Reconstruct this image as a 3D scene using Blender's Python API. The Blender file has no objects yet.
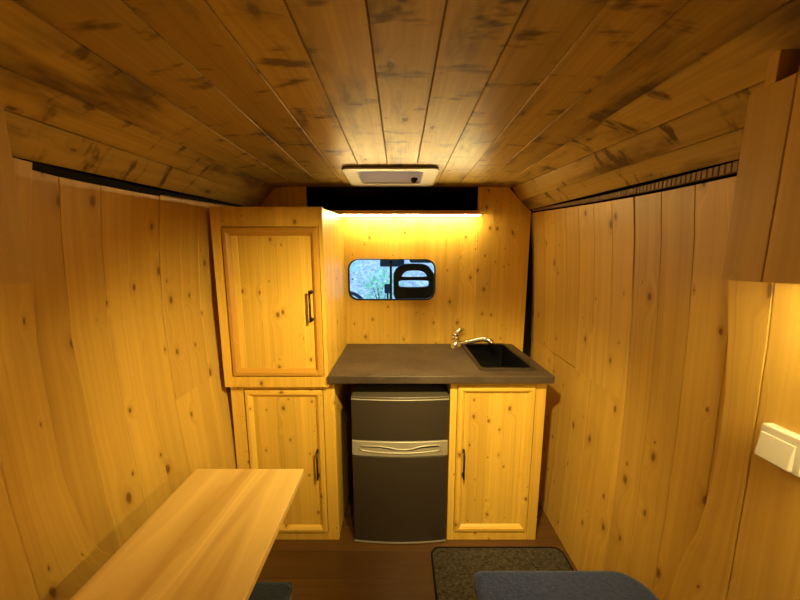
import bpy, bmesh, math, random
from mathutils import Vector as V, Matrix
random.seed(7)
scn = bpy.context.scene
COL = scn.collection
PI = math.pi

# ------------------------------------------------------------------ materials
class NT:
    """tiny node-tree helper"""
    def __init__(s, name):
        s.m = bpy.data.materials.new(name); s.m.use_nodes = True
        s.t = s.m.node_tree; s.t.nodes.clear()
        s.out = s.t.nodes.new('ShaderNodeOutputMaterial')
    def n(s, typ, **kw):
        nd = s.t.nodes.new(typ)
        for k, v in kw.items():
            if k.startswith('i_'):
                key = k[2:]
                key = int(key) if key.isdigit() else key
                s.set(nd.inputs[key], v)
            else: setattr(nd, k, v)
        return nd
    def set(s, sock, v):
        if isinstance(v, bpy.types.NodeSocket): s.t.links.new(v, sock)
        elif isinstance(v, bpy.types.Node): s.t.links.new(v.outputs[0], sock)
        else: sock.default_value = v
    def math(s, op, a, b=None, c=None, clamp=False):
        nd = s.t.nodes.new('ShaderNodeMath'); nd.operation = op; nd.use_clamp = clamp
        s.set(nd.inputs[0], a)
        if b is not None: s.set(nd.inputs[1], b)
        if c is not None: s.set(nd.inputs[2], c)
        return nd.outputs[0]
    def mix(s, f, a, b, blend='MIX'):
        nd = s.t.nodes.new('ShaderNodeMix'); nd.data_type = 'RGBA'; nd.blend_type = blend
        s.set(nd.inputs[0], f); s.set(nd.inputs[6], a); s.set(nd.inputs[7], b)
        return nd.outputs[2]
    def rng(s, x, a, b, c, d, smooth=False):
        nd = s.t.nodes.new('ShaderNodeMapRange')
        if smooth: nd.interpolation_type = 'SMOOTHSTEP'
        s.set(nd.inputs[0], x)
        for i, v in enumerate((a, b, c, d)): nd.inputs[i+1].default_value = v
        return nd.outputs[0]
    def mapv(s, v, sc):
        nd = s.t.nodes.new('ShaderNodeVectorMath'); nd.operation = 'MULTIPLY'
        s.set(nd.inputs[0], v); nd.inputs[1].default_value = sc
        return nd.outputs[0]
    def noise(s, v, scale=1, detail=2, rough=.5, dim='3D'):
        nd = s.t.nodes.new('ShaderNodeTexNoise'); nd.noise_dimensions = dim
        s.set(nd.inputs['Vector'], v); nd.inputs['Scale'].default_value = scale
        nd.inputs['Detail'].default_value = detail; nd.inputs['Roughness'].default_value = rough
        return nd.outputs[0]
    def bsdf(s, **kw):
        nd = s.t.nodes.new('ShaderNodeBsdfPrincipled')
        for k, v in kw.items(): s.set(nd.inputs[k.replace('_', ' ')], v)
        s.t.links.new(nd.outputs[0], s.out.inputs[0]); return nd

def c4(r, g, b): return (r, g, b, 1)
def srgb(r, g, b):
    f = lambda x: x/12.92 if x <= .04045 else ((x+.055)/1.055)**2.4
    return (f(r/255), f(g/255), f(b/255), 1)

def wood(name, light, dark, knot, rough=.42, thr=.42, ksc=(11, 5.5, 1), grain=130, ring=.016, warp=.03, amt=.8, coat=0., kr=(.03, .085), smudge=0.0, bump=.15, ringw=.25):
    t = NT(name)
    uv = t.n('ShaderNodeUVMap', uv_map='UVMap').outputs[0]
    tone = t.n('ShaderNodeSeparateXYZ', i_0=t.n('ShaderNodeUVMap', uv_map='Tone').outputs[0]).outputs[0]
    sx = t.n('ShaderNodeSeparateXYZ', i_0=uv)
    vor = t.n('ShaderNodeTexVoronoi', voronoi_dimensions='2D')
    wob = t.noise(uv, 45, 1, .5, '2D')
    t.set(vor.inputs['Vector'], t.mapv(uv, ksc)); vor.inputs['Scale'].default_value = 1
    d = t.math('ADD', vor.outputs['Distance'], t.math('MULTIPLY', t.math('SUBTRACT', wob, .5), .05))
    cs = t.n('ShaderNodeSeparateColor', i_0=vor.outputs['Color'])
    ex = t.math('GREATER_THAN', cs.outputs[0], thr)
    dd = t.math('DIVIDE', d, t.math('ADD', .35, t.math('MULTIPLY', t.math('POWER', cs.outputs[1], 1.6), 1.3)))
    kn = t.math('MULTIPLY', t.rng(dd, kr[0], kr[1], 1, 0, True), ex)
    halo = t.math('MULTIPLY', t.rng(dd, 0, .40, 1, 0, True), ex)
    ringk = t.math('MULTIPLY', t.math('MULTIPLY', t.rng(dd, kr[1]*.8, kr[1]*2.4, 1, 0, True), ex), .45)
    big = t.noise(t.mapv(uv, (5, .55, 1)), 1, 2, .5, '2D')
    gx = t.math('ADD', sx.outputs[0], t.math('ADD', t.math('MULTIPLY', halo, .034), t.math('MULTIPLY', big, warp)))
    cmb = t.n('ShaderNodeCombineXYZ', i_0=t.math('MULTIPLY', gx, grain), i_1=t.math('MULTIPLY', sx.outputs[1], 1.6), i_2=0.)
    fine = t.noise(cmb.outputs[0], 1, 3, .6, '2D')
    rings = t.math('MULTIPLY_ADD', t.math('SINE', t.math('MULTIPLY', gx, 2*PI/ring)), .5, .5)
    rings = t.math('MULTIPLY', rings, t.noise(t.mapv(uv, (9, 1.2, 1)), 1, 1, .5, '2D'))
    mid = t.noise(t.n('ShaderNodeCombineXYZ', i_0=t.math('MULTIPLY', gx, grain*.28), i_1=t.math('MULTIPLY', sx.outputs[1], .7), i_2=0.).outputs[0], 1, 2, .5, '2D')
    f = t.math('ADD', t.math('MULTIPLY', fine, .42), t.math('ADD', t.math('MULTIPLY', rings, ringw), t.math('MULTIPLY', t.rng(mid, .3, .7, 0, 1), .46)))
    f = t.math('MULTIPLY', t.math('SUBTRACT', f, .22), amt, clamp=True)
    col = t.mix(f, light, dark)
    col = t.mix(ringk, col, dark)
    if smudge:
        sm = t.noise(t.mapv(uv, (7, 2.5, 1)), 1, 4, .6, '2D')
        hz = t.noise(t.mapv(uv, (6, 19, 1)), 1, 3, .6, '2D')
        sm = t.math('ADD', t.rng(sm, .5, .75, 0, smudge, True), t.math('MULTIPLY', t.rng(hz, .58, .78, 0, smudge, True), 1.1))
        col = t.mix(sm, col, knot)
    col = t.mix(t.math('MULTIPLY', kn, .88), col, knot)
    tn = t.n('ShaderNodeCombineColor', i_0=tone, i_1=t.math('POWER', tone, 1.12), i_2=t.math('POWER', tone, 1.3))
    col = t.mix(1., col, tn.outputs[0], 'MULTIPLY')
    bp = t.n('ShaderNodeBump', i_Strength=bump, i_Distance=.002)
    t.set(bp.inputs['Height'], t.math('SUBTRACT', t.math('MULTIPLY', fine, .6), kn))
    b = t.bsdf(Base_Color=col, Roughness=rough, Normal=bp.outputs[0])
    if coat: b.inputs['Coat Weight'].default_value = coat; b.inputs['Coat Roughness'].default_value = .3
    return t.m

def plain(name, col, rough=.5, metal=0., noise_sc=40, var=.12, bump=0., coat=0., spec=.5):
    t = NT(name)
    oc = t.n('ShaderNodeTexCoord').outputs['Object']
    nz = t.noise(oc, noise_sc, 4, .6)
    dk = tuple(c*(1-var) for c in col[:3])+(1,); lt = tuple(min(1, c*(1+var)) for c in col[:3])+(1,)
    b = t.bsdf(Base_Color=t.mix(nz, dk, lt), Roughness=rough, Metallic=metal)
    b.inputs['Specular IOR Level'].default_value = spec
    if bump:
        bp = t.n('ShaderNodeBump', i_Strength=bump, i_Distance=.003); t.set(bp.inputs['Height'], nz)
        t.set(b.inputs['Normal'], bp.outputs[0])
    if coat: b.inputs['Coat Weight'].default_value = coat
    return t.m

def emit(name, col, strength):
    t = NT(name)
    e = t.n('ShaderNodeEmission', i_Color=col, i_Strength=strength)
    t.t.links.new(e.outputs[0], t.out.inputs[0]); return t.m

def glass(name, tint=c4(.93, .97, 1)):
    t = NT(name)
    a = t.n('ShaderNodeBsdfTransparent', i_Color=tint); g = t.n('ShaderNodeBsdfGlossy', i_Roughness=.02)
    lw = t.n('ShaderNodeLayerWeight', i_Blend=.12)
    mx = t.n('ShaderNodeMixShader'); t.set(mx.inputs[0], t.math('MULTIPLY', lw.outputs['Fresnel'], .5))
    t.t.links.new(a.outputs[0], mx.inputs[1]); t.t.links.new(g.outputs[0], mx.inputs[2])
    t.t.links.new(mx.outputs[0], t.out.inputs[0]); return t.m

P_L, P_D, P_K = c4(.60, .38, .075), c4(.40, .22, .034), c4(.14, .052, .014)
PINE = wood('pine_boards', P_L, P_D, P_K, rough=.45)
CABP = wood('pine_cabinet', c4(.80, .51, .085), c4(.56, .315, .038), c4(.22, .080, .018), rough=.42, thr=.4, ksc=(12, 8, 1), amt=1.0)
MOULD = wood('pine_moulding', c4(.54, .285, .040), c4(.42, .20, .024), P_K, rough=.4, thr=.97)
CEILP = wood('ceiling_boards', c4(.46, .305, .075), c4(.25, .150, .033), c4(.09, .042, .014), rough=.40, thr=.45, ksc=(8, 4.5, 1), smudge=.95, amt=.95, bump=.5)
TABLEP = wood('table_plywood', c4(.70, .48, .16), c4(.40, .225, .05), c4(.3, .14, .05), rough=.4, thr=.93, grain=70, ring=.15, warp=.55, amt=.95, ringw=.9, ksc=(5, 2.6, 1), kr=(.03, .09))
FLOORM = wood('floor_planks', c4(.115, .054, .016), c4(.052, .022, .006), c4(.06, .025, .01), rough=.32, thr=.97, grain=90, amt=.9)
BASEM = wood('bench_boards', P_L, P_D, P_K, rough=.5, thr=.6)
SHELL = plain('dark_sheet_metal', c4(.008, .007, .006), .9, spec=.1)
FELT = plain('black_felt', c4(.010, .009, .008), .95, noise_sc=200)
RUBBER = plain('black_rubber', c4(.006, .006, .006), .8, spec=.2)
BLKMET = plain('black_iron', c4(.015, .013, .012), .4, metal=.4)
RAIL = plain('brown_rail', c4(.24, .14, .055), .6)
WHITEP = plain('white_plastic', c4(.62, .59, .54), .35, var=.03)
VENTP = plain('cream_plastic', c4(.44, .39, .33), .4, var=.03)
VENT_LIT = plain('vent_plastic_lit', c4(.85, .80, .72), .4, var=.03)  # vent plastic brightened, stands in for light inside the collar
CHROME = plain('chrome', c4(.80, .79, .77), .14, metal=1, var=.03)
SINKM = plain('black_composite', c4(.004, .004, .0045), .4, noise_sc=300, var=.5, spec=.2)
FRID = plain('dark_grey_enamel', c4(.044, .033, .025), .42, metal=.15, var=.06)
FRIDT = plain('grey_enamel_top', c4(.075, .060, .046), .38, var=.06)
SILV = plain('silver_plastic', c4(.36, .33, .28), .38, metal=.25, var=.05)
BLUEF = None
DASH = plain('dash_plastic', c4(.05, .055, .06), .6)
SEATF = plain('seat_cloth', c4(.050, .036, .027), .85, noise_sc=150, var=.3)
BLUEP = plain('blue_grey_plastic', c4(.05, .10, .17), .5)
GLASS = glass('clear_glass')
LEDC = c4(1, .755, .27)

def fabric(name, a, b, sc):
    t = NT(name); oc = t.n('ShaderNodeTexCoord').outputs['Object']
    n1 = t.noise(oc, sc, 3, .7); n2 = t.noise(t.mapv(oc, (sc*3, sc*.6, sc*3)), 1, 2, .6); n3 = t.noise(t.mapv(oc, (sc*.6, sc*3, sc*3)), 1, 2, .6)
    f = t.math('ADD', t.math('MULTIPLY', n1, .4), t.math('ADD', t.math('MULTIPLY', n2, .3), t.math('MULTIPLY', n3, .3)))
    f = t.rng(f, .38, .62, 0, 1)
    bp = t.n('ShaderNodeBump', i_Strength=.5, i_Distance=.003); t.set(bp.inputs['Height'], f)
    b = t.bsdf(Base_Color=t.mix(f, a, b), Roughness=.95, Normal=bp.outputs[0])
    b.inputs['Specular IOR Level'].default_value = .15; b.inputs['Sheen Weight'].default_value = .15
    return t.m
BLUEF = fabric('blue_grey_weave', c4(.013, .022, .066), c4(.036, .050, .140), 90)
NAVYF = fabric('navy_weave', c4(.010, .015, .030), c4(.024, .034, .058), 90)
MATF = fabric('charcoal_pile', c4(.003, .0025, .002), c4(.090, .072, .055), 75)
MATE = plain('mat_binding', c4(.010, .009, .008), .95, noise_sc=200, spec=.1)

def counter_mat():
    t = NT('dark_stone_laminate'); oc = t.n('ShaderNodeTexCoord').outputs['Object']
    n1 = t.noise(t.mapv(oc, (5, 9, 5)), 1, 6, .65); n2 = t.noise(oc, 60, 3, .6)
    f = t.rng(t.math('ADD', t.math('MULTIPLY', n1, .8), t.math('MULTIPLY', n2, .2)), .35, .68, 0, 1)
    b = t.bsdf(Base_Color=t.mix(f, c4(.038, .026, .019), c4(.098, .069, .050)), Roughness=t.rng(n2, .3, .7, .36, .5))
    return t.m
STONE = counter_mat()
STONE2 = plain('dark_composite_rim', c4(.028, .021, .016), .4, noise_sc=200, var=.3)

def bank_mat():
    t = NT('gravel_bank'); oc = t.n('ShaderNodeTexCoord').outputs['Object']
    n1 = t.noise(oc, 9, 5, .75); n2 = t.noise(oc, 1.1, 2, .5); v = t.n('ShaderNodeTexVoronoi', i_Scale=16.); t.set(v.inputs['Vector'], oc)
    g = t.mix(t.rng(n1, .35, .65, 0, 1), c4(.20, .24, .30), c4(.80, .80, .80))
    g = t.mix(t.rng(v.outputs['Distance'], .3, .7, 0, .5), g, c4(.30, .30, .33))
    g = t.mix(t.rng(n2, .58, .70, 0, .4, True), g, c4(.28, .62, .42))
    t.bsdf(Base_Color=g, Roughness=.9); return t.m

# ------------------------------------------------------------------ mesh builder
class MB:
    def __init__(s): s.v = []; s.f = []; s.uv = []; s.tone = []; s.sm = []
    def add(s, verts, faces, uvs=None, tone=1., smooth=False):
        b = len(s.v); s.v += [tuple(p) for p in verts]; s.tone += [tone]*len(verts)
        for i, f in enumerate(faces):
            s.f.append([b+k for k in f]); s.sm.append(smooth)
            s.uv.append(uvs[i] if uvs else [(0, 0)]*len(f))
    def box(s, x0, x1, y0, y1, z0, z1, grain='z', tone=None, M=None):
        tone = tone if tone is not None else random.uniform(.86, 1.06)
        ou, ov = random.uniform(0, 40), random.uniform(0, 40)
        vs = [V((x, y, z)) for z in (z0, z1) for y in (y0, y1) for x in (x0, x1)]
        fs = [(0, 2, 3, 1), (4, 5, 7, 6), (0, 1, 5, 4), (2, 6, 7, 3), (0, 4, 6, 2), (1, 3, 7, 5)]
        gi = 'xyz'.index(grain); uvs = []
        for f in fs:
            ps = [vs[k] for k in f]
            nrm = [max(p[a] for p in ps)-min(p[a] for p in ps) for a in range(3)]
            fl = min(range(3), key=lambda a: nrm[a]); oth = [a for a in range(3) if a != fl]
            va = gi if gi in oth else oth[1]; ua = [a for a in oth if a != va][0]
            uvs.append([(p[ua]+ou, p[va]+ov) for p in ps])
        if M: vs = [M @ p for p in vs]
        s.add(vs, fs, uvs, tone)
    def plank(s, A, B, N, t=.012, c=.0016, d=.0012, tone=None):
        """tongue-and-groove board between edge polylines A and B, N = normals to the room"""
        tone = tone if tone is not None else random.uniform(.84, 1.06)
        ou, ov = random.uniform(0, 40), random.uniform(0, 40)
        vs = []; L = [0]
        A = [V(a) for a in A]; B = [V(b) for b in B]; N = [V(n) for n in N]
        for i in range(1, len(A)): L.append(L[-1]+(A[i]-A[i-1]).length)
        ws = (0, 0, .01, 1, 1, 1)
        for a, b, n in zip(A, B, N):
            w = b-a; l = max(w.length, 1e-6); w = w/l; cc = min(c, l*.3); e = min(.0002, l*.1)
            a2 = a+w*e; b2 = b-w*e
            vs += [a2-n*t, a2-n*d, a2+w*cc, b2-w*cc, b2-n*d, b2-n*t]
        W = (B[0]-A[0]).length; us = [-t, 0, c, W-c, W, W+t]
        k = len(A); fs = []; uv = []
        for i in range(k-1):
            for j in range(6):
                j2 = (j+1) % 6
                fs.append((6*i+j, 6*i+j2, 6*i+6+j2, 6*i+6+j))
                u0 = us[j]; u1 = us[j2] if j < 5 else us[j]+W
                uv.append([(u0+ou, L[i]+ov), (u1+ou, L[i]+ov), (u1+ou, L[i+1]+ov), (u0+ou, L[i+1]+ov)])
        fs.append(tuple(range(5, -1, -1))); uv.append([(us[j]+ou, ov) for j in range(5, -1, -1)])
        fs.append(tuple(6*(k-1)+j for j in range(6))); uv.append([(us[j]+ou, L[-1]+ov) for j in range(6)])
        s.add(vs, fs, uv, tone)
    def prism(s, pts, axis, a, b, smooth=False, grain=True):
        """polygon pts (2D) extruded along axis from a to b"""
        def P(p, h): return {'x': (h, p[0], p[1]), 'y': (p[0], h, p[1]), 'z': (p[0], p[1], h)}[axis]
        n = len(pts); ou, ov = random.uniform(0, 40), random.uniform(0, 40)
        vs = [P(p, a) for p in pts]+[P(p, b) for p in pts]
        fs = [tuple(range(n-1, -1, -1)), tuple(range(n, 2*n))]+[(i, (i+1) % n, n+(i+1) % n, n+i) for i in range(n)]
        pl = [(p[0]+ou, p[1]+ov) for p in pts]
        uv = [pl[::-1], pl]+[[pl[i], pl[(i+1) % n], (pl[(i+1) % n][0]+b-a, pl[(i+1) % n][1]), (pl[i][0]+b-a, pl[i][1])] for i in range(n)]
        s.add(vs, fs, uv, random.uniform(.92, 1.04), smooth)
    def ring(s, outer, inner, axis, a, b):
        """frame between two outlines with equal point counts"""
        def P(p, h): return {'x': (h, p[0], p[1]), 'y': (p[0], h, p[1]), 'z': (p[0], p[1], h)}[axis]
        n = len(outer)
        vs = [P(p, a) for p in outer]+[P(p, a) for p in inner]+[P(p, b) for p in outer]+[P(p, b) for p in inner]
        fs = []
        for i in range(n):
            j = (i+1) % n
            fs += [(i, n+i, n+j, j), (2*n+i, 2*n+j, 3*n+j, 3*n+i), (i, j, 2*n+j, 2*n+i), (n+i, 3*n+i, 3*n+j, n+j)]
        s.add(vs, fs, None, 1.)
    def tube(s, pts, r, seg=12, closed=False):
        pts = [V(p) for p in pts]; n = len(pts); rs = r if isinstance(r, (list, tuple)) else [r]*n
        vs = []; up = None
        for i, p in enumerate(pts):
            if closed: t = pts[(i+1) % n]-pts[i-1]
            else: t = pts[min(i+1, n-1)]-pts[max(i-1, 0)]
            t.normalize()
            if up is None: up = V((0, 0, 1)) if abs(t.z) < .9 else V((1, 0, 0))
            x = t.cross(up).normalized(); y = x.cross(t).normalized(); up = y
            vs += [p+(x*math.cos(2*PI*k/seg)+y*math.sin(2*PI*k/seg))*rs[i] for k in range(seg)]
        fs = []
        for i in range(n if closed else n-1):
            i2 = (i+1) % n
            for k in range(seg): fs.append((i*seg+k, i*seg+(k+1) % seg, i2*seg+(k+1) % seg, i2*seg+k))
        if not closed: fs += [tuple(range(seg-1, -1, -1)), tuple((n-1)*seg+k for k in range(seg))]
        s.add(vs, fs, None, 1., True)
    def build(s, name, mat, parent=None, bevel=0, seg=2, subs=0, ang=35):
        me = bpy.data.meshes.new(name); me.from_pydata(s.v, [], s.f); me.update()
        ul = me.uv_layers.new(name='UVMap'); k = 0
        for poly, uv, sm in zip(me.polygons, s.uv, s.sm):
            poly.use_smooth = sm
        tl = me.uv_layers.new(name='Tone'); ul = me.uv_layers['UVMap']
        for poly, uv in zip(me.polygons, s.uv):
            for li, q, vi in zip(poly.loop_indices, uv, poly.vertices): ul.data[li].uv = q; tl.data[li].uv = (s.tone[vi], 0)
        me.materials.append(mat)
        bm = bmesh.new(); bm.from_mesh(me); bmesh.ops.recalc_face_normals(bm, faces=bm.faces); bm.to_mesh(me); bm.free()
        o = bpy.data.objects.new(name, me); COL.objects.link(o)
        if parent is not None: attach(o, parent)
        if bevel:
            b = o.modifiers.new('bevel', 'BEVEL'); b.width = bevel; b.segments = seg; b.limit_method = 'ANGLE'; b.angle_limit = math.radians(ang)
            b.harden_normals = False
            for p in me.polygons: p.use_smooth = True
            ws = o.modifiers.new('wn', 'WEIGHTED_NORMAL'); ws.keep_sharp = False
        if subs:
            m = o.modifiers.new('sub', 'SUBSURF'); m.levels = subs; m.render_levels = subs
        return o

def attach(o, parent):
    o.parent = parent
    w = Matrix.Translation(parent['_base']) if '_base' in parent else Matrix.Identity(4)
    o.matrix_parent_inverse = w.inverted()
ROOTS = []
def thing(name, label, cat, loc, group=None):
    o = bpy.data.objects.new(name, None); COL.objects.link(o); o.location = loc; o.empty_display_size = .05
    o['label'] = label; o['category'] = cat; o['_base'] = loc; ROOTS.append(o)
    if group: o['group'] = group
    return o
def tag(o, label, cat, group=None):
    o['label'] = label; o['category'] = cat
    if group: o['group'] = group
    return o
def struct(o, label=None):
    o['kind'] = 'structure'
    if label: o['label'] = label
    return o
def lab(o, l): o['label'] = l; return o
def cut(o, cutter):
    m = o.modifiers.new('cut', 'BOOLEAN'); m.object = cutter; m.operation = 'DIFFERENCE'; m.solver = 'EXACT'
    bpy.context.view_layer.update()
    dg = bpy.context.evaluated_depsgraph_get()
    me = bpy.data.meshes.new_from_object(o.evaluated_get(dg), preserve_all_data_layers=True, depsgraph=dg)
    o.modifiers.clear(); o.data = me
    bpy.data.objects.remove(cutter)
def rrect(x0, x1, y0, y1, r, n=8):
    pts = []
    for cx, cy, a0 in ((x1-r, y1-r, 0), (x0+r, y1-r, 90), (x0+r, y0+r, 180), (x1-r, y0+r, 270)):
        for k in range(n+1):
            a = math.radians(a0+90*k/n); pts.append((cx+r*math.cos(a), cy+r*math.sin(a)))
    return pts
def lerp_tab(tab, x):
    if x <= tab[0][0]: return tab[0][1]
    for (a, va), (b, vb) in zip(tab, tab[1:]):
        if x <= b: return va+(vb-va)*(x-a)/(b-a)
    return tab[-1][1]

# ------------------------------------------------------------------ the setting
BACK = -.95      # inside of the rear doors, behind the camera
FRONT = 1.80     # bulkhead to the driver's cab
def wallx(z, sgn=1):
    if sgn < 0: return lerp_tab([(0, .80), (.3, .818), (.6, .834), (.8, .852), (.92, .862), (1.25, .874), (1.5, .858), (1.66, .838), (1.8, .825)], z)
    return lerp_tab([(0, .830), (.3, .846), (.6, .853), (.92, .851), (1.25, .840), (1.5, .822), (1.66, .802), (1.8, .785)], z)
TOP = [(.6, 1.634), (.74, 1.637), (.865, 1.642), (1.0, 1.649), (1.2, 1.663), (1.5, 1.689), (1.83, 1.720)]
TOPL = [(.6, 1.648), (.68, 1.646), (.75, 1.645), (.845, 1.648), (1.01, 1.658), (1.30, 1.682), (1.57, 1.708), (1.8, 1.722)]

def side_wall(name, sgn, seams, top):
    mb = MB()
    zs = [0, .15, .3, .45, .6, .76, .92, 1.1, 1.25, 1.38, 1.5, 1.58]
    for y0, y1 in zip(seams, seams[1:]):
        def run(za, zb_fn, tone, lower):
            zz = [z for z in zs if za < z]
            A, B, N = [], [], []
            for y, L in ((y0, A), (y1, B)):
                zt = zb_fn(y)
                for z in [za]+[z for z in zz if z < 1.585 and (not lower or z < .92)]+[zt]:
                    L.append((sgn*wallx(z, sgn), y, z))
            N = [(-sgn, 0, 0)]*len(A)
            mb.plank(A, B, N, tone=tone)
        if y0 > 1.0:
            run(0, lambda y: .925-.04*(1.6-y), None, True)
            run_lo = .9275
            zt = lambda y: lerp_tab(top, y)
            A, B = [], []
            for y, L in ((y0, A), (y1, B)):
                for z in [(.931 if sgn > 0 and 1.3 < y0 < 1.6 else .9265)-.04*(1.6-y)]+[z for z in zs if .93 < z < 1.585]+[zt(y)]: L.append((sgn*(wallx(z, sgn)-.003), y, z))
            mb.plank(A, B, [(-sgn, 0, 0)]*len(A))
        else:
            run(0, lambda y: lerp_tab(top, y), None, False)
    o = mb.build(name, PINE); struct(o); return o
seR = [BACK]+[-.83+.1035*k for k in range(25) if -.83+.1035*k < 1.79]+[1.84]
side_wall('wall_right', 1, seR, TOP)
seL = [BACK]+[-.85+.1*k for k in range(27) if -.85+.1*k < 1.79]+[1.84]
side_wall('wall_left', -1, seL, TOPL)

# raised pillar panels nearer the camera, their far edge cut to a curve at the foot
EDGE_R = [(0, .77), (.42, .765), (.52, .756), (.60, .742), (.68, .722), (.76, .714), (.82, .706), (.92, .703), (1.09, .703), (1.38, .723), (1.655, .742)]
EDGE_L = [(0, .76), (.56, .755), (.60, .722), (.64, .699), (.69, .684), (.744, .676), (.89, .663), (1.13, .666), (1.37, .673), (1.655, .690)]
def pillar(name, sgn, edge, seams, label):
    mb = MB()
    zs = [0, .3, .42, .52, .60, .66, .72, .82, .92, 1.09, 1.25, 1.38, 1.5, 1.63, 1.655]
    zs = sorted(set(zs+[z for z, y in edge]))
    for i, y0 in enumerate(seams):
        zs = [z for z in zs if z <= (1.632 if sgn > 0 else 1.656)]
        A = [(sgn*(wallx(z, sgn)-.013), y0, z) for z in zs]
        if i+1 < len(seams): B = [(sgn*(wallx(z, sgn)-.013), seams[i+1], z) for z in zs]
        else: B = [(sgn*(wallx(z, sgn)-.013), lerp_tab(edge, z), z) for z in zs]
        mb.plank(A, B, [(-sgn, 0, 0)]*len(A), t=.0125, c=.0025, d=.0025)
    o = mb.build(name, PINE); struct(o, label); return o
pillar('trim_1', 1, EDGE_R, [BACK+.02, -.75, -.55, -.35, -.15, .02, .18, .34, .50, .633], 'raised pine panel on the right wall under the light switch')
pillar('trim_2', -1, EDGE_L, [BACK+.02, -.75, -.55, -.35, -.15, .02, .18, .34, .475, .565], 'raised pine panel at the near end of the left wall')

# floor: planks running across the van
mb = MB()
y = BACK
while y < FRONT+.04:
    xs = [-.9, random.uniform(-.5, .4), .9]
    for a, b in zip(xs, xs[1:]):
        mb.plank([(a, y+.13, 0), (b, y+.13, 0)], [(a, y, 0), (b, y, 0)], [(0, 0, 1)]*2, t=.012, c=.001, d=.001, tone=random.uniform(.8, 1.1))
    y += .13
struct(mb.build('floor', FLOORM))

# ceiling: lofted boards, flat in the middle and bent down at the sides
NEAR = [(-.845, 1.652), (-.79, 1.732), (-.71, 1.779), (-.59, 1.832), (-.456, 1.86), (-.32, 1.86), (-.19, 1.86), (-.056, 1.86), (.077, 1.86), (.21, 1.86), (.343, 1.86), (.475, 1.86), (.60, 1.832), (.70, 1.773), (.765, 1.720), (.80, 1.662)]
FAR = [(-.855, 1.738), (-.803, 1.795), (-.735, 1.864), (-.60, 1.866), (-.456, 1.866), (-.32, 1.866), (-.19, 1.866), (-.056, 1.866), (.077, 1.866), (.21, 1.866), (.343, 1.866), (.475, 1.866), (.585, 1.866), (.665, 1.862), (.72, 1.785), (.783, 1.733)]
def cpt(i, y):
    k = min(max((y-.55)/1.25, 0), 1); k = k if k < 1 else 1
    (x0, z0), (x1, z1) = NEAR[i], FAR[i]
    return V((x0+(x1-x0)*k, y, z0+(z1-z0)*k))
ys = [BACK, -.4, 0, .3, .55, .8, 1.05, 1.3, 1.55, 1.80]
mb = MB()
for i in range(len(NEAR)-1):
    A = [cpt(i, y) for y in ys]; B = [cpt(i+1, y) for y in ys]
    N = []
    for a, b in zip(A, B):
        w = (b-a).normalized(); n = V((0, 1, 0)).cross(w)
        if n.z > 0: n = -n
        N.append(n)
    mb.plank(A, B, N, t=.012, c=.0024, d=.004, tone=random.uniform(.80, 1.10))
ceil = mb.build('ceiling', CEILP)
cb = MB(); cb.box(-.235, .140, 1.425, 1.675, 1.7, 2.1); cut(ceil, cb.build('cutter', PINE)); struct(ceil)

# bulkhead with its window and the open storage above
WX0, WX1, WZ0, WZ1 = -.322, .220, 1.185, 1.441
mb = MB()
xs = [-.85, -.75, -.655, -.565, -.47, -.372, -.285, -.195, -.105, -.012, .083, .178, .275, .37, .467]
for a, b in zip(xs, xs[1:]):
    zt = 1.6975 if a > -.57 else 1.845 if a > -.7 else 1.73
    mb.plank([(a, FRONT, 0), (a, FRONT, zt)], [(b, FRONT, 0), (b, FRONT, zt)], [(0, -1, 0)]*2)
# stepped-forward panel at the right with a cut corner
xr = [(.467, 1.866), (.56, 1.864), (.645, 1.862), (.72, 1.782), (.786, 1.722)]
for (a, za), (b, zb) in zip(xr, xr[1:]):
    mb.plank([(a, FRONT-.008, 0), (a, FRONT-.008, za)], [(b, FRONT-.008, 0), (b, FRONT-.008, zb)], [(0, -1, 0)]*2, t=.02)
xl = [(-.742, 1.860), (-.66, 1.864), (-.56, 1.866)]
for (a, za), (b, zb) in zip([(-.83, 1.765)]+xl, xl):
    mb.plank([(a, FRONT-.008, 1.5), (a, FRONT-.008, za)], [(b, FRONT-.008, 1.5), (b, FRONT-.008, zb)], [(0, -1, 0)]*2, t=.02)
wf = mb.build('wall_front', CABP)
cb = MB(); cb.prism(rrect(WX0, WX1, WZ0, WZ1, .062), 'y', 1.7, 1.9); cut(wf, cb.build('cutter', PINE)); struct(wf)

# window in the bulkhead: gasket, divider, two sliding panes
mb = MB(); mb.ring(rrect(WX0+.001, WX1-.001, WZ0+.001, WZ1-.001, .061), rrect(WX0+.006, WX1-.006, WZ0+.006, WZ1-.006, .057), 'y', FRONT-.006, FRONT+.03)
win = mb.build('window_1', RUBBER); struct(win, 'small rounded sliding window to the driver cab')
mb = MB(); mb.box(-.064, -.050, FRONT-.002, FRONT+.022, WZ0+.009, WZ1-.009); mb.build('divider', RUBBER, win)
mb = MB(); mb.box(WX0+.010, -.064, FRONT+.006, FRONT+.010, WZ0+.05, WZ1-.05)
p = MB(); p.prism(rrect(WX0+.009, WX1-.009, WZ0+.009, WZ1-.009, .054), 'y', FRONT+.010, FRONT+.013); p.build('pane', GLASS, win)
mb = MB(); mb.tube([(-.294, FRONT-.002, 1.318), (-.294, FRONT+.008, 1.318)], .0045); mb.build('latch', BLKMET, win)

# dark storage space over the cab, seen through the gap above the bulkhead
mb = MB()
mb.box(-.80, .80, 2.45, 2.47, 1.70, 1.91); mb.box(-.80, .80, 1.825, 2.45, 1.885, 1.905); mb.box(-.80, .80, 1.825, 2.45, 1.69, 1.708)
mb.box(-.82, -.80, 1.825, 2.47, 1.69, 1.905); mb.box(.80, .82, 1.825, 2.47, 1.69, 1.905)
struct(mb.build('trim_3', FELT), 'black lined storage space above the driver cab')

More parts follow.
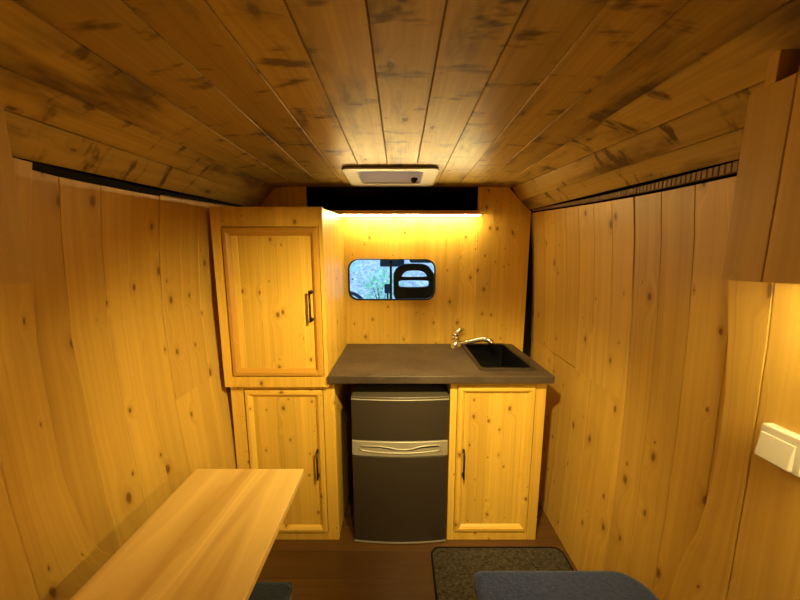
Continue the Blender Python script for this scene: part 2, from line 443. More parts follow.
# outer skin of the van
mb = MB()
mb.box(-.96, -.93, BACK-.06, 1.83, -.06, 1.95); mb.box(.93, .96, BACK-.06, 1.83, -.06, 1.95)
mb.box(-.93, .93, BACK-.06, BACK-.03, -.06, 1.95); mb.box(-.93, .93, BACK-.06, 1.83, -.06, -.03)
mb.box(-.93, -.26, BACK-.03, 1.86, 1.92, 1.95); mb.box(.165, .93, BACK-.03, 1.86, 1.92, 1.95)
mb.box(-.26, .165, BACK-.03, 1.40, 1.92, 1.95); mb.box(-.26, .165, 1.70, 1.86, 1.92, 1.95)
mb.box(-.96, -.80, 1.815, 1.835, -.06, 1.95); mb.box(.76, .96, 1.824, 1.838, -.06, 1.95)
mb.box(-.80, .76, 1.824, 1.832, -.06, 1.10)
struct(mb.build('van_body', SHELL), 'dark metal body of the van behind the boards')
# rear doors, behind the camera
mb = MB()
for k in range(17):
    a = -.85+.1*k; mb.plank([(a, BACK, 0), (a, BACK, 1.86)], [(a+.1, BACK, 0), (a+.1, BACK, 1.86)], [(0, 1, 0)]*2)
struct(mb.build('wall_back', PINE))

# black rubber strip along the top of the left wall, ribbed rail along the right
mb = MB()
yy = [.690, .75, .81, .97, 1.1, 1.24, 1.37, 1.5, 1.65, 1.79]
vs = []
for y in yy:
    z = lerp_tab(TOPL, y); h = .020 if y < .8 else .020-.008*(y-.8)/1.0
    x = -wallx(z, -1)
    vs += [(x+.004, y, z-.004), (x-.006, y, z+h), (x-.016, y, z+h), (x-.010, y, z-.004)]
fs = []
for i in range(len(yy)-1):
    for j in range(4): fs.append((4*i+j, 4*i+(j+1) % 4, 4*i+4+(j+1) % 4, 4*i+4+j))
fs += [(3, 2, 1, 0), tuple(4*(len(yy)-1)+j for j in range(4))]
mb.add(vs, fs); struct(mb.build('trim_4', RUBBER, bevel=.003), 'black rubber strip along the top of the left wall')
mb = MB(); y = .62
while y < 1.78:
    z = lerp_tab(TOP, y); x = .797-.010*(y-.6)/1.2
    mb.box(x-.004, x+.012, y, y+.010, z+.009, z+.016+.018*(1.8-y)/1.2, tone=1)
    mb.box(x, x+.012, y+.010, y+.014, z+.009, z+.016+.018*(1.8-y)/1.2, tone=1); y += .014
struct(mb.build('trim_5', RAIL), 'ribbed brown rail along the top of the right wall')

# ------------------------------------------------------------------ cabinets
def handle(parent, x, y, z0, z1):
    mb = MB(); mb.tube([(x, y-.028, z0-.008), (x, y-.028, z1+.008)], .0048, 8)
    for z in (z0, z1): mb.tube([(x, y, z), (x, y-.028, z)], .0046, 8); mb.tube([(x, y, z), (x, y-.004, z)], .0085, 10)
    return mb.build('handle', BLKMET, parent)
def planked(mb, x0, x1, y, z0, z1, w=.092, t=.012, off=.03):
    cuts = [x0]; x = x0+w-off
    while x < x1-.025: cuts.append(x); x += w*random.uniform(.9, 1.1)
    cuts.append(x1)
    for a, b in zip(cuts, cuts[1:]):
        mb.plank([(a, y, z0), (a, y, z1)], [(b, y, z0), (b, y, z1)], [(0, -1, 0)]*2, t=t, c=.0014, d=.0014)
def cabinet_door(root, D, M, y, frame_mat):
    """planked door of outline D=(x0,x1,z0,z1) with a mitred moulding M wide"""
    x0, x1, z0, z1 = D
    mb = MB(); planked(mb, x0, x1, y+.004, z0, z1); door = mb.build('door', CABP, root)
    mb = MB()
    # profiled moulding: outer edge, crest, inner edge
    prof = [(0, -.001), (.006, -.010), (M*.55, -.011), (M*.8, -.005), (M, .004)]
    rings = []
    for ins, dy in prof: rings.append([(x0+ins, y+dy, z0+ins), (x1-ins, y+dy, z0+ins), (x1-ins, y+dy, z1-ins), (x0+ins, y+dy, z1-ins)])
    rings.append([(x0+M, y+.006, z0+M), (x1-M, y+.006, z0+M), (x1-M, y+.006, z1-M), (x0+M, y+.006, z1-M)])
    for s in range(4):
        vs, uvs, fs = [], [], []; ou, ov = random.uniform(0, 40), random.uniform(0, 40)
        for r in rings: vs += [r[s], r[(s+1) % 4]]
        ax = 0 if s % 2 == 0 else 2
        for k in range(len(rings)-1):
            f = (2*k, 2*k+1, 2*k+3, 2*k+2); fs.append(f)
            uvs.append([(prof[min((q//2), 4)][0]+ou, vs[q][ax]+ov) for q in f])
        mb.add(vs, fs, uvs, random.uniform(.95, 1.03))
    # back of the moulding closes the section
    b = rings[0]; e = rings[-1]
    m = mb.build('moulding', frame_mat, door)
    return door
def face(root, X, D, y, w=.092):
    """face frame of vertical boards around the door opening"""
    x0, x1, z0, z1 = X; a, b, c, d = D; g = .003
    mb = MB()
    planked(mb, x0, a-g, y, z0, z1, .12, .018); planked(mb, b+g, x1, y, z0, z1, .12, .018)
    planked(mb, a-g, b+g, y, d+g, z1, w, .018)
    if c-g-z0 > .02: planked(mb, a-g, b+g, y, z0, c-g, .5, .018)
    return mb.build('face_frame', CABP, root)

# tall upper cabinet
UY = 1.284
u = thing('storage_cabinet', 'large upper pine cabinet with framed door standing left of the counter', 'cabinet', (-.576, 1.5, .849))
mb = MB()
for a, b in zip([1.302, 1.36, 1.43, 1.50, 1.575, 1.645, 1.715], [1.36, 1.43, 1.50, 1.575, 1.645, 1.715, 1.786]):
    za = 1.66+.035*(a-1.302)/.484; zb = 1.66+.035*(b-1.302)/.484
    mb.plank([(-.338, b, .875), (-.338, b, zb)], [(-.338, a, .875), (-.338, a, za)], [(1, 0, 0)]*2, t=.014, c=.0022, d=.0022)
mb.build('side_panel', CABP, u)
mb = MB(); mb.box(-.815, -.800, 1.302, 1.786, .851, 1.655); mb.box(-.80, -.352, 1.302, 1.786, .851, .868, 'x'); mb.box(-.80, -.352, 1.302, 1.786, 1.64, 1.655, 'x')
mb.build('carcass', CABP, u)
DU = (-.772, -.355, .903, 1.577)
face(u, (-.818, -.334, .849, 1.662), DU, UY, .135)
d = cabinet_door(u, DU, .036, UY, MOULD)
handle(d, -.396, UY, 1.172, 1.296)

# lower left cabinet
LY = 1.315
l = thing('storage_cabinet', 'lower pine cabinet under the tall one, left of the fridge', 'cabinet', (-.565, 1.55, 0))
mb = MB()
for a, b in zip([1.333, 1.42, 1.51, 1.60, 1.69], [1.42, 1.51, 1.60, 1.69, 1.786]):
    mb.plank([(-.318, b, 0), (-.318, b, .845)], [(-.318, a, 0), (-.318, a, .845)], [(1, 0, 0)]*2, t=.014, c=.0014, d=.0014)
mb.build('side_panel', CABP, l)
mb = MB(); mb.box(-.808, -.793, 1.333, 1.786, 0, .845); mb.box(-.793, -.332, 1.333, 1.786, .03, .045, 'x'); mb.box(-.793, -.332, 1.333, 1.786, .829, .845, 'x')
mb.build('carcass', CABP, l)
DL = (-.745, -.372, .050, .822)
face(l, (-.812, -.314, 0.002, .847), DL, LY)
d = cabinet_door(l, DL, .036, LY, CABP)
handle(d, -.404, LY, .375, .505)

# sink cupboard
s = thing('sink_cabinet', 'pine cupboard under the black sink, right of the fridge', 'cabinet', (.472, 1.55, 0))
mb = MB(); mb.box(.244, .259, 1.333, 1.786, 0, .868); mb.box(.685, .700, 1.333, 1.786, 0, .868); mb.box(.259, .685, 1.333, 1.786, .03, .045, 'x')
mb.build('carcass', CABP, s)
DS = (.278, .650, .055, .840)
face(s, (.242, .702, .002, .868), DS, LY)
d = cabinet_door(s, DS, .036, LY, CABP)
handle(d, .312, LY, .378, .506)

# ------------------------------------------------------------------ countertop, sink, tap
mb = MB()
X = [-.334, .392, .657, .712]; Y = [1.268, 1.356, 1.778, 1.788]; z0, z1 = .872, .908
vs = [(x, y, z) for z in (z0, z1) for y in Y for x in X]; I = lambda i, j, k: k*16+j*4+i
fs = []
for j in range(3):
    for i in range(3):
        if (i, j) == (1, 1): continue
        for k in (0, 1): fs.append((I(i, j, k), I(i+1, j, k), I(i+1, j+1, k), I(i, j+1, k)))
for i in range(3): fs += [(I(i, 0, 0), I(i+1, 0, 0), I(i+1, 0, 1), I(i, 0, 1)), (I(i, 3, 0), I(i+1, 3, 0), I(i+1, 3, 1), I(i, 3, 1))]
for j in range(3): fs += [(I(0, j, 0), I(0, j+1, 0), I(0, j+1, 1), I(0, j, 1)), (I(3, j, 0), I(3, j+1, 0), I(3, j+1, 1), I(3, j, 1))]
for a, b in (((1, 1), (2, 1)), ((2, 1), (2, 2)), ((2, 2), (1, 2)), ((1, 2), (1, 1))):
    fs.append((I(*a, 0), I(*b, 0), I(*b, 1), I(*a, 1)))
mb.add(vs, fs)
tag(mb.build('countertop', STONE, bevel=.0025), 'dark grey-brown stone-look countertop over the fridge and the sink cupboard', 'countertop')

sk = thing('sink', 'black rectangular sink set into the right end of the dark countertop', 'sink', (.525, 1.57, .904))
mb = MB(); o_ = rrect(.384, .664, 1.338, 1.783, .018, 4); i_ = rrect(.402, .649, 1.366, 1.768, .02, 4)
mb.ring(o_, i_, 'z', .9045, .9095); mb.build('rim', STONE2, sk, bevel=.002)
mb = MB(); n = len(i_); lvls = [(1, .906), (1, .80), (.97, .765), (.9, .757)]
vs = []
for k, z in lvls: vs += [(.5245+(x-.5245)*k, 1.567+(y-1.567)*k, z) for x, y in i_]
fs = [(a*n+i, a*n+(i+1) % n, (a+1)*n+(i+1) % n, (a+1)*n+i) for a in range(3) for i in range(n)]
fs.append(tuple(3*n+i for i in range(n))); mb.add(vs, fs)
b = mb.build('basin', SINKM, sk); sol = b.modifiers.new('thick', 'SOLIDIFY'); sol.thickness = .004; sol.offset = -1
mb = MB(); mb.tube([(.527, 1.5675, .7575), (.527, 1.5675, .760)], .035, 24); mb.build('drain', CHROME, sk)

fa = thing('faucet', 'chrome mixer tap with its long spout turned over the black sink', 'faucet', (.350, 1.715, .904))
fx, fy = .336, 1.705
mb = MB(); mb.tube([(fx, fy, .9045), (fx, fy, .910), (fx, fy, .911), (fx, fy, .965), (fx, fy, .978), (fx, fy, .984)], [.031, .030, .0255, .0250, .0245, .018], 20); mb.build('body', CHROME, fa)
mb = MB()
pts = [(fx+.012, fy-.006, .930), (fx+.05, fy-.025, .942), (fx+.10, fy-.05, .962), (fx+.145, fy-.072, .976), (fx+.170, fy-.085, .977), (fx+.184, fy-.092, .968), (fx+.188, fy-.094, .948)]
mb.tube(pts, [.016, .0135, .0125, .013, .0155, .017, .017], 14); mb.build('spout', CHROME, fa)
mb = MB(); mb.tube([(fx, fy, .984), (fx, fy, .990), (fx+.002, fy, .999)], [.0235, .0240, .016], 18)
mb.tube([(fx-.012, fy, .990), (fx+.010, fy+.002, 1.002), (fx+.034, fy+.006, 1.013), (fx+.052, fy+.010, 1.016)], [.012, .014, .0105, .007], 12); mb.build('lever', CHROME, fa)

sk.location.z += .004; fa.location.z += .004      # both sit on the worktop

# ------------------------------------------------------------------ fridge
FX, FY = .234, 1.288
fr = thing('refrigerator', 'dark grey two-door fridge freezer under the countertop', 'refrigerator', (0, 1.5, 0))
mb = MB(); mb.box(-FX+.002, FX-.002, 1.345, 1.775, .018, .775, tone=1); mb.build('body', FRID, fr, bevel=.008)
mb = MB()
def bulge(z0, z1, y0, dep, n=14, hw=FX):
    pts = [(-hw, y0+dep)]+[(-hw+2*hw*k/n, y0+.014*(2*k/n-1)**2) for k in range(n+1)]+[(hw, y0+dep)]
    return pts
mb.prism(bulge(0, 0, FY, .05), 'z', .5700, .7790); mb.build('freezer_door', FRID, fr, bevel=.006, ang=50)
mb = MB(); mb.prism(bulge(0, 0, FY, .05), 'z', .0140, .4880); mb.build('fridge_door', FRID, fr, bevel=.006, ang=50)
# top cap with front lip
mb = MB(); mb.prism(bulge(0, 0, FY-.001, .485, hw=FX+.001), 'z', .7835, .7960); mb.build('top_cap', FRIDT, fr, bevel=.007, seg=3, ang=50)
mb = MB(); mb.prism(bulge(0, 0, FY-.003, .05, hw=FX), 'z', .4890, .5690); hb = mb.build('handle_band', SILV, fr, bevel=.005, ang=50)
lab(hb, 'silver band with moulded finger grips between the two doors')
mb = MB(); mb.prism(bulge(0, 0, FY-.004, .03, hw=FX+.001), 'z', .7792, .7832); lab(mb.build('front_lip', SILV, fr, bevel=.0015, ang=50), 'thin silver lip under the top')
# raised finger-grip outline on the band
def bandy(x): return FY-.003+.014*(x/FX)**2
mb = MB()
up = [(-.190, .545), (-.10, .546), (-.055, .541), (-.02, .533), (.02, .530), (.055, .533), (.10, .545), (.145, .549), (.192, .548)]
dn = [(.196, .522), (.17, .518), (.10, .513), (.03, .511), (-.05, .512), (-.12, .515), (-.18, .520), (-.196, .528)]
loop = up+dn
mb.tube([(x, bandy(x)-.001, z) for x, z in loop], .0035, 8, closed=True); mb.build('grip', SILV, hb)
mb = MB()
g1 = [(-.190, .543), (-.10, .5435), (-.055, .538), (-.02, .530), (-.02, .5265), (-.10, .539), (-.185, .538)]
g2 = [(.02, .527), (.055, .530), (.10, .5425), (.145, .5465), (.190, .5455), (.185, .540), (.10, .536), (.055, .525)]
for g in (g1, g2):
    vs = [(x, bandy(x)-.0015, z) for x, z in g]+[(x, bandy(x)+.003, z) for x, z in g]; n = len(g)
    mb.add(vs, [tuple(range(n)), tuple(range(2*n-1, n-1, -1))]+[(i, (i+1) % n, n+(i+1) % n, n+i) for i in range(n)])
lab(mb.build('recess', BLKMET, hb), 'dark finger slot')
mb = MB(); mb.prism(bulge(0, 0, FY-.002, .05), 'z', .0085, .0135); lab(mb.build('bottom_trim', SILV, fr), 'thin silver lower edge')
for x in (-.19, .19):
    for y in (1.36, 1.74):
        mb = MB(); mb.tube([(x, y, 0.0005), (x, y, .0185)], .016, 14); mb.build('foot', RUBBER, fr)

# ------------------------------------------------------------------ shelf above the window and its light
mb = MB(); mb.box(-.565, .4655, 1.727, 2.40, 1.698, 1.719, 'x', tone=.95)
tag(mb.build('shelf', MOULD, bevel=.0015), 'long pine shelf over the window with a dark space above it', 'shelf')
ls = thing('light_strip', 'glowing warm light strip under the shelf above the window', 'light', (.06, 1.77, 1.717))
mb = MB(); mb.box(-.333, .464, 1.724, 1.738, 1.6945, 1.6978); mb.build('channel', CHROME, ls)
mb = MB(); mb.box(-.331, .462, 1.7240, 1.7290, 1.6900, 1.6944); mb.build('diffuser', emit('led_shelf', c4(1, .77, .32), 300), ls)

# ------------------------------------------------------------------ roof vent
ve = thing('roof_vent', 'cream plastic roof vent in the ceiling near the bulkhead', 'vent', (-.05, 1.55, 1.85))
mb = MB(); mb.ring(rrect(-.274, .184, 1.400, 1.722, .035, 6), rrect(-.205, .110, 1.440, 1.670, .02, 6), 'z', 1.850, 1.8595); mb.build('frame', VENTP, ve, bevel=.005, ang=50)
mb = MB(); mb.ring(rrect(-.226, .131, 1.428, 1.673, .02, 6), rrect(-.222, .127, 1.432, 1.669, .02, 6), 'z', 1.859, 1.952); mb.build('collar', VENT_LIT, ve)
t = NT('milky_dome'); tb = t.n('ShaderNodeBsdfTranslucent', i_Color=c4(.30, .36, .48)); db = t.n('ShaderNodeBsdfDiffuse', i_Color=c4(.45, .5, .6)); mx = t.n('ShaderNodeMixShader', i_0=.45)
t.t.links.new(tb.outputs[0], mx.inputs[1]); t.t.links.new(db.outputs[0], mx.inputs[2]); t.t.links.new(mx.outputs[0], t.out.inputs[0])
mb = MB(); nx, ny = 14, 10; vs = []
for j in range(ny+1):
    for i in range(nx+1):
        a, b = i/nx, j/ny; x = -.224+.353*a; y = 1.430+.241*b
        vs.append((x, y, 1.952-.046*(math.sin(PI*a)*math.sin(PI*b))**.6))
mb.add(vs, [(j*(nx+1)+i, j*(nx+1)+i+1, (j+1)*(nx+1)+i+1, (j+1)*(nx+1)+i) for j in range(ny) for i in range(nx)], smooth=True)
o = mb.build('dome', t.m, ve); so = o.modifiers.new('thick', 'SOLIDIFY'); so.thickness = .004; lab(o, 'bluish translucent dome')
mb = MB(); mb.tube([(.075, 1.655, 1.862), (.075, 1.640, 1.862), (.075, 1.632, 1.862)], [.011, .016, .013], 16)
mb.tube([(.060, 1.634, 1.866), (.094, 1.634, 1.866)], .008, 10); lab(mb.build('knob', RUBBER, ve), 'black winding knob')

# ------------------------------------------------------------------ table and benches
ta = thing('table', 'long pale plywood table along the left wall', 'table', (-.52, .6, 0))
mb = MB(); mb.box(-.708, -.333, .02, .917, .697, .7195, 'y', tone=1.0); mb.build('tabletop', TABLEP, ta, bevel=.003)
mb = MB(); mb.tube([(-.56, .86, .022), (-.56, .86, .690)], .03, 20); mb.build('pedestal', BLKMET, ta)
mb = MB(); mb.tube([(-.56, .86, .001), (-.56, .86, .015), (-.56, .86, .022)], [.075, .075, .045], 28); mb.build('base_plate', BLKMET, ta)
mb = MB(); mb.box(-.64, -.48, .78, .90, .690, .6965); mb.build('mounting_plate', BLKMET, ta)

def outline(x0, x1, y0, y1, ra, rb):
    pts = rrect(x0, x1, y0, y1, rb, 8)
    small = rrect(x0, x1, y0, y1, ra, 8)
    return pts[:9]+small[9:27]+pts[27:]
def cushion(parent, x0, x1, y0, y1, z0, z1, r, mat, rb=None):
    rb = rb or r; mb = MB(); o = outline(x0, x1, y0, y1, r, rb); n = len(o)
    cx, cy = (x0+x1)/2, (y0+y1)/2; h = z1-z0; vs = []
    prof = []
    rr = .018
    for k in range(7): a = PI/2*k/6; prof.append((rr*(1-math.cos(a)), z1-rr+rr*math.sin(a)))
    prof = [(0, z0+rr)]+prof
    bot = [(rr*(1-math.sin(PI/2*k/6)), z0+rr*(1-math.cos(PI/2*k/6))) for k in range(7)]
    prof = bot+prof[1:]
    for ins, z in prof:
        kx = (x1-x0-2*ins)/(x1-x0); ky = (y1-y0-2*ins)/(y1-y0)
        vs += [(cx+(x-cx)*kx, cy+(y-cy)*ky, z) for x, y in o]
    m = len(prof)
    fs = [(a*n+i, a*n+(i+1) % n, (a+1)*n+(i+1) % n, (a+1)*n+i) for a in range(m-1) for i in range(n)]
    fs += [tuple(range(n-1, -1, -1)), tuple((m-1)*n+i for i in range(n))]
    mb.add(vs, fs, None, 1., True)
    # seam welt
    ob = mb.build('seat_cushion' if parent is not None else 'cushion', mat, parent)
    w = MB(); w.tube([(x, y, z1-.016) for x, y in outline(x0-.001, x1+.001, y0-.001, y1+.001, r, rb)], .003, 6, closed=True)
    w.build('piping', mat, ob)
    return ob
def bench(label, cx0, cx1, ye, bx0, bx1, mat):
    mb = MB()
    mb.box(bx0, bx1, ye-.045, ye-.03, 0.001, .372, 'x'); 
    mb.box(bx0, bx0+.015, -.85, ye-.045, .001, .372, 'y'); mb.box(bx1-.015, bx1, -.85, ye-.045, .001, .372, 'y')
    mb.box(bx0, bx1, -.85, ye-.03, .3725, .385, 'y')
    o = mb.build('bench', BASEM, bevel=.0015); tag(o, label, 'bench'); return o
bench('boxed pine bench carrying the blue grey cushion by the right wall', .236, .75, .80, .262, .80, BLUEF)
bench('boxed pine bench carrying the dark navy cushion under the table', -.75, -.335, .775, -.80, -.36, NAVYF)
c1 = cushion(None, .236, .765, -.84, .805, .3855, .455, .022, BLUEF, .085); tag(c1, 'blue grey cloth cushion beside the dark mat, against the right wall', 'cushion')
c2 = cushion(None, -.76, -.334, -.84, .775, .3855, .452, .02, NAVYF); tag(c2, 'dark navy cushion half hidden under the pale table', 'cushion')

# floor mat
ma = thing('floor_mat', 'dark speckled floor mat in front of the sink cupboard', 'mat', (.48, 1.0, 0))
mb = MB(); nx, ny = 2, 2; mb.prism(rrect(.160, .800, .62, 1.264, .035, 6), 'z', .001, .009); mb.build('pile', MATF, ma, bevel=.002)
mb = MB(); mb.tube([(x, y, .0055) for x, y in rrect(.156, .804, .616, 1.268, .038, 8)], .005, 8, closed=True); lab(mb.build('binding', MATE, ma), 'black stitched edge')

# ------------------------------------------------------------------ overhead cabinets with their light strips
def overhead(sgn, yend, led_end, label, led_label, seams):
    X = .640*sgn
    u = thing('overhead_cabinet', label, 'cabinet', (sgn*.72, yend-.6, 1.40))
    mb = MB()
    for a, b in zip(seams, seams[1:]):
        mb.plank([(X, a, 1.400), (X, a, 1.738)], [(X, b, 1.400), (X, b, 1.738)], [(-sgn, 0, 0)]*2, t=.016, c=.0016, d=.0016)
    mb.build('front_panel', PINE, u)
    def bx(mb, a, b, *r, **k): mb.box(min(a*sgn, b*sgn), max(a*sgn, b*sgn), *r, **k)
    mb = MB(); mb.prism([(sgn*.657, 1.403), (sgn*.800, 1.403), (sgn*.785, 1.62), (sgn*.765, 1.66), (sgn*.70, 1.737), (sgn*.657, 1.737)], 'y', yend-.018, yend); mb.build('end_panel', PINE, u)
    mb = MB(); bx(mb, .657, .80, BACK+.03, yend-.019, 1.410, 1.425, 'y'); mb.build('bottom_panel', PINE, u)
    q = thing('light_strip', led_label, 'light', (sgn*.69, yend-.6, 1.41))
    mb = MB(); bx(mb, .722, .742, BACK+.05, yend-.04, 1.4062, 1.4096); mb.build('channel', CHROME, q)
    mb = MB(); bx(mb, .724, .740, -.35, led_end, 1.4030, 1.4060); mb.build('diffuser', emit('led_overhead', LEDC, 220 if sgn > 0 else 40), q)
    return u
overhead(1, .580, .53, 'overhead pine cabinet on the right wall above the light switch', 'warm light strip hidden under the right overhead cabinet', [BACK+.03, -.7, -.5, -.3, -.1, .1, .25, .40, .513, .580])
overhead(-1, .508, .46, 'overhead pine cabinet cropped at the left edge above the table', 'warm light strip hidden under the left overhead cabinet', [BACK+.03, -.7, -.5, -.3, -.1, .1, .25, .40, .508])
mb = MB(); mb.box(.640, .700, .541, .557, 1.739, 1.79, 'z', tone=.92); mb.box(.655, .70, .495, .525, 1.739, 1.79, 'z', tone=1.0)
tag(mb.build('wooden_post', PINE, bevel=.001), 'short pine batten between the right overhead cabinet and the ceiling', 'post')

# ------------------------------------------------------------------ two added spotlights, out of view above the viewer, to brighten the cabinet fronts
def spotlight(x, y, aim, label, power, SPOT_DEG):
    t = thing('added_fill_spot', label, 'spotlight', (x, y, 1.86), 'added fill spots above the viewer')
    mb = MB(); mb.tube([(x, y, 1.8595), (x, y, 1.850)], .042, 28); mb.build('base_plate', WHITEP, t, bevel=.002)
    mb = MB(); mb.tube([(x, y, 1.850), (x, y, 1.815)], .007, 10); mb.build('stem', WHITEP, t)
    p = V((x, y, 1.80)); d = (V(aim)-p).normalized()
    mb = MB(); mb.tube([p-d*.030, p-d*.022, p+d*.030], [.018, .028, .030], 24)
    mb.build('lamp_head', WHITEP, t)
    mb = MB(); mb.tube([p+d*.0302, p+d*.0310], .024, 24); mb.build('bulb', emit('fill_spot_bulb', LEDC, 20), t)
    l = bpy.data.lights.new('fill_spot_lamp', 'SPOT'); l.energy = power; l.color = LEDC[:3]; l.spot_size = math.radians(SPOT_DEG); l.spot_blend = 1; l.shadow_soft_size = .03
    o = bpy.data.objects.new('fill_spot_lamp', l); COL.objects.link(o)
    o.rotation_euler = d.to_track_quat('-Z', 'Y').to_euler(); o.location = p+d*.036; attach(o, t)
spotlight(.02, .36, (.40, 1.30, .62), 'added unseen fill spot above the viewer, aimed at the sink cupboard', 150, 60)
spotlight(.30, .36, (-.53, 1.30, .86), 'added unseen fill spot above the viewer, aimed at the tall cabinet', 132, 68)

# ------------------------------------------------------------------ light switch
sw = thing('light_switch', 'white rocker light switch box on the right wall', 'switch', (.82, .57, 1.04))
xw = wallx(1.04)-.0135
mb = MB(); mb.prism(rrect(.533, .606, .998, 1.079, .006, 4), 'x', xw-.024, xw); mb.build('housing', WHITEP, sw, bevel=.004)
mb = MB(); pts = [(xw-.0245, 1.073-.012), (xw-.0245, 1.004), (xw-.036, 1.006), (xw-.029, 1.062)]
vs = [(x, y, z) for y in (.543, .600) for x, z in pts]
mb.add(vs, [(3, 2, 1, 0), (4, 5, 6, 7)]+[(i, (i+1) % 4, 4+(i+1) % 4, 4+i) for i in range(4)]); mb.build('rocker', WHITEP, sw, bevel=.002)

# ------------------------------------------------------------------ driver's cab seen through the window
mb = MB()
mb.box(-.96, .96, 1.84, 3.6, .0, .03)                                  # cab floor
mb.box(-.96, -.92, 1.84, 3.3, .03, .95); mb.box(.92, .96, 1.84, 3.3, .03, .95)
mb.box(-.96, -.92, 1.84, 1.98, .95, 1.95); mb.box(.92, .96, 1.84, 1.98, .95, 1.95)
mb.box(-.96, .96, 2.48, 2.70, 1.70, 1.95)
for sx in (-1, 1): mb.tube([(sx*.93, 3.35, .95), (sx*.88, 2.68, 1.78)], .03, 10)
struct(mb.build('cab_body', DASH), 'dark cab shell in front of the bulkhead')
mb = MB(); mb.add([(-.9, 3.33, .98), (.9, 3.33, .98), (.87, 2.68, 1.72), (-.87, 2.68, 1.72), (-.9, 3.334, .984), (.9, 3.334, .984), (.87, 2.684, 1.724), (-.87, 2.684, 1.724)],
    [(0, 1, 2, 3), (7, 6, 5, 4), (0, 4, 5, 1), (1, 5, 6, 2), (2, 6, 7, 3), (3, 7, 4, 0)])
struct(mb.build('window_2', GLASS), 'windscreen of the van')
da = MB(); da.prism([(2.62, .60), (2.60, .92), (2.68, 1.00), (3.0, 1.02), (3.38, .96), (3.40, .5)], 'x', -.91, .91)
tag(da.build('dashboard', DASH, bevel=.02, seg=3), 'dark dashboard across the cab, below the windscreen', 'dashboard')
st = thing('steering_wheel', 'steering wheel rim at the lower left of the cab window', 'steering wheel', (-.47, 2.45, .96))
Ms = Matrix.Translation((-.475, 2.44, .985)) @ Matrix.Rotation(math.radians(62), 4, 'X')
mb = MB(); mb.tube([Ms @ V((.19*math.cos(2*PI*k/40), .19*math.sin(2*PI*k/40), 0)) for k in range(40)], .016, 12, closed=True); lab(mb.build('rim', BLUEP, st), 'blue grey rim')
mb = MB()
for a in (90, 210, 330): mb.tube([Ms @ V((0, 0, -.03)), Ms @ V((.185*math.cos(math.radians(a)), .185*math.sin(math.radians(a)), 0))], .013, 8)
mb.tube([Ms @ V((0, 0, -.045)), Ms @ V((0, 0, 0))], [.06, .055], 18); mb.build('hub', BLUEP, st)
mb = MB(); mb.tube([Ms @ V((0, 0, -.045)), Ms @ V((0, 0, -.16))], .03, 10); mb.build('column', DASH, st)

def curve_solid(name, outlines, y, half, bev, mat, parent):
    cu = bpy.data.curves.new(name, 'CURVE'); cu.dimensions = '2D'; cu.fill_mode = 'BOTH'; cu.extrude = half; cu.bevel_depth = bev; cu.bevel_resolution = 3
    for pts in outlines:
        sp = cu.splines.new('POLY'); sp.points.add(len(pts)-1); sp.use_cyclic_u = True
        for q, (a, b) in zip(sp.points, pts): q.co = (a, b, 0, 1)
    tmp = bpy.data.objects.new(name, cu); COL.objects.link(tmp)
    bpy.context.view_layer.update(); dg = bpy.context.evaluated_depsgraph_get()
    me = bpy.data.meshes.new_from_object(tmp.evaluated_get(dg)); bpy.data.objects.remove(tmp)
    me.transform(Matrix.Translation((0, y, 0)) @ Matrix.Rotation(PI/2, 4, 'X'))
    me.materials.clear(); me.materials.append(mat)
    o = bpy.data.objects.new(name, me); COL.objects.link(o); attach(o, parent); return o
def smooth_loop(pts, it=3):
    for _ in range(it):
        q = []
        for i in range(len(pts)):
            a, b = pts[i], pts[(i+1) % len(pts)]
            q += [(a[0]*.75+b[0]*.25, a[1]*.75+b[1]*.25), (a[0]*.25+b[0]*.75, a[1]*.25+b[1]*.75)]
        pts = q
    return pts
se = thing('cab_seat', 'dark seat with a slotted headrest behind the right window pane', 'seat', (.12, 2.3, .03))
SY = 2.15
def q(u, v):   # outline sampled as (x, z) in the seat's own plane
    return ((u-395)/290*2.20, 1.44+(262.3-v)/290*2.06)
outer = smooth_loop([q(394, 304), q(394, 286), q(394, 276), q(397.5, 271), q(403, 268.3), q(412, 268), q(420, 268.3), q(424.5, 271.5), q(429, 280), q(432.5, 289), q(434, 304), q(424, 304), q(404, 304)], 2)
h1 = smooth_loop([q(398.5, 281.6), q(399.5, 278), q(402.5, 273.8), q(407, 272.4), q(416, 272.4), q(420.5, 274), q(424, 278), q(424.6, 281.6), q(418, 282), q(405, 282)], 2)
h2 = smooth_loop([q(396.6, 283), q(404, 282.4), q(418, 282.4), q(425.5, 283), q(426.3, 287), q(425.5, 292), q(416, 292.8), q(404, 292.8), q(396.6, 292), q(396.2, 287)], 2)
dx = -.0
curve_solid('headrest', [[(a*1.08-.03, b) for a, b in o_] for o_ in (outer, h1, h2)], SY, .030, .010, SEATF, se)
mb = MB(); mb.prism(rrect(-.10, .36, SY-.06, SY+.07, .04, 6), 'z', .55, 1.105); mb.build('backrest', SEATF, se, bevel=.03, seg=3, ang=50)
mb = MB(); mb.prism(rrect(-.11, .37, SY-.05, 2.62, .05, 6), 'z', .42, .56); mb.build('seat_base', SEATF, se, bevel=.03, seg=3, ang=50)
mb = MB(); mb.box(-.06, .32, 2.14, 2.55, .03, .42); mb.build('pedestal', DASH, se)
mi = thing('rear_view_mirror', 'flat rear view mirror at the top middle of the cab window', 'mirror', (-.065, 2.72, 1.40))
mb = MB(); mb.prism(rrect(-.185, .040, 1.372, 1.446, .015, 5), 'y', 2.700, 2.722); mb.build('shell', BLUEP, mi, bevel=.004)
mb = MB(); mb.tube([(-.07, 2.722, 1.43), (-.07, 2.80, 1.56), (-.07, 2.795, 1.585)], .010, 8); mb.build('stem', DASH, mi)
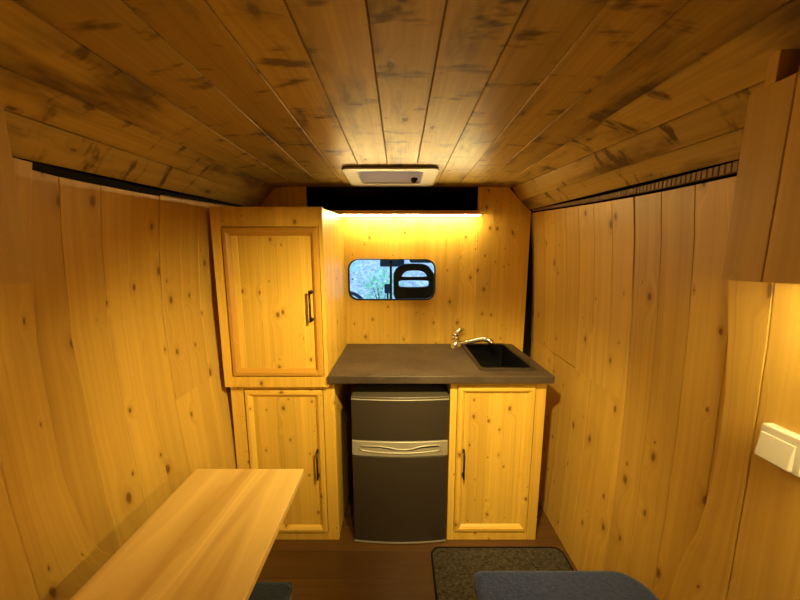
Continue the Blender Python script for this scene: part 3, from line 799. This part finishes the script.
mb = MB(); mb.prism(rrect(.085, .30, 1.408, 1.60, .02, 5), 'y', 2.62, 2.64); tag(mb.build('sun_visor', BLUEP, bevel=.004), 'folded sun visor at the top of the right cab window pane', 'sun visor')
ph = thing('phone_holder', 'small dark phone holder on the dashboard left of the seat', 'phone holder', (-.12, 2.75, 1.01))
mb = MB(); mb.prism(rrect(-.150, -.095, 1.115, 1.205, .008, 4), 'y', 2.78, 2.795); mb.build('cradle', BLUEP, ph, bevel=.002)
mb = MB(); mb.tube([(-.122, 2.795, 1.13), (-.122, 2.83, 1.06), (-.122, 2.83, 1.012)], .008, 8); mb.build('stem', DASH, ph)

# ground and gravel bank outside
mb = MB(); nx, ny = 60, 50; vs = []
for j in range(ny+1):
    for i in range(nx+1):
        x = -9+18*i/nx; y = 3.7+8*j/ny
        z = -.35+max(0, y-4.6)*.62+.10*math.sin(x*2.3+y)*math.cos(y*1.9-x*.7)+random.uniform(-.06, .06)
        vs.append((x, y, z))
mb.add(vs, [(j*(nx+1)+i, j*(nx+1)+i+1, (j+1)*(nx+1)+i+1, (j+1)*(nx+1)+i) for j in range(ny) for i in range(nx)], smooth=True)
struct(mb.build('ground', bank_mat()), 'pale gravel bank with green growth in front of the van')

# green shrub growing on the bank
sh = thing('shrub', 'pale green shrub on the gravel bank behind the mirror', 'shrub', (-.35, 5.6, .27))
mb = MB()
for k in range(420):
    a = random.uniform(0, 2*PI); b = random.uniform(-1, 1); r = random.random()**.4
    c = V((-.35+.42*r*math.cos(a)*math.sqrt(1-b*b), 5.6+.35*r*math.sin(a)*math.sqrt(1-b*b), .93+.40*r*b))
    R3 = Matrix.Rotation(random.uniform(0, 6.3), 3, 'Z') @ Matrix.Rotation(random.uniform(-1.2, 1.2), 3, 'X')
    l, w_ = random.uniform(.05, .09), random.uniform(.018, .03)
    pts = [(0, 0, 0), (w_, l*.5, .008), (0, l, 0), (-w_, l*.5, .008)]
    mb.add([c+R3 @ V(p) for p in pts], [(0, 1, 2), (0, 2, 3)])
mb.build('foliage', plain('shrub_leaves', c4(.34, .70, .42), .7, var=.3), sh)
mb = MB()
for k in range(6):
    a = k*1.05; mb.tube([(-.35+.03*math.cos(a), 5.6+.03*math.sin(a), .20), (-.35+.08*math.cos(a), 5.6+.08*math.sin(a), .6), (-.35+.2*math.cos(a), 5.6+.18*math.sin(a), 1.0)], [.012, .009, .004], 6)
mb.build('stem', plain('shrub_bark', c4(.12, .08, .05), .9), sh)

# ------------------------------------------------------------------ sky, camera, view
w = bpy.data.worlds.new('sky'); scn.world = w; w.use_nodes = True
bg = w.node_tree.nodes['Background']; bg.inputs[0].default_value = c4(.50, .74, 1.0); bg.inputs[1].default_value = 2.4

cam = bpy.data.cameras.new('camera'); co = bpy.data.objects.new('camera', cam); COL.objects.link(co)
co.location = (0, 0, 1.44); co.rotation_euler = (math.radians(82), 0, 0)
cam.sensor_width = 36; cam.lens = 290*36/800; cam.clip_start = .01
scn.camera = co
scn.view_settings.view_transform = 'Standard'; scn.view_settings.look = 'None'
scn.view_settings.exposure = 0; scn.cycles.diffuse_bounces = 8; scn.cycles.max_bounces = 14; scn.view_settings.gamma = 1
scn.view_settings.use_curve_mapping = False
for r in ROOTS:
    if '_base' in r: del r['_base']
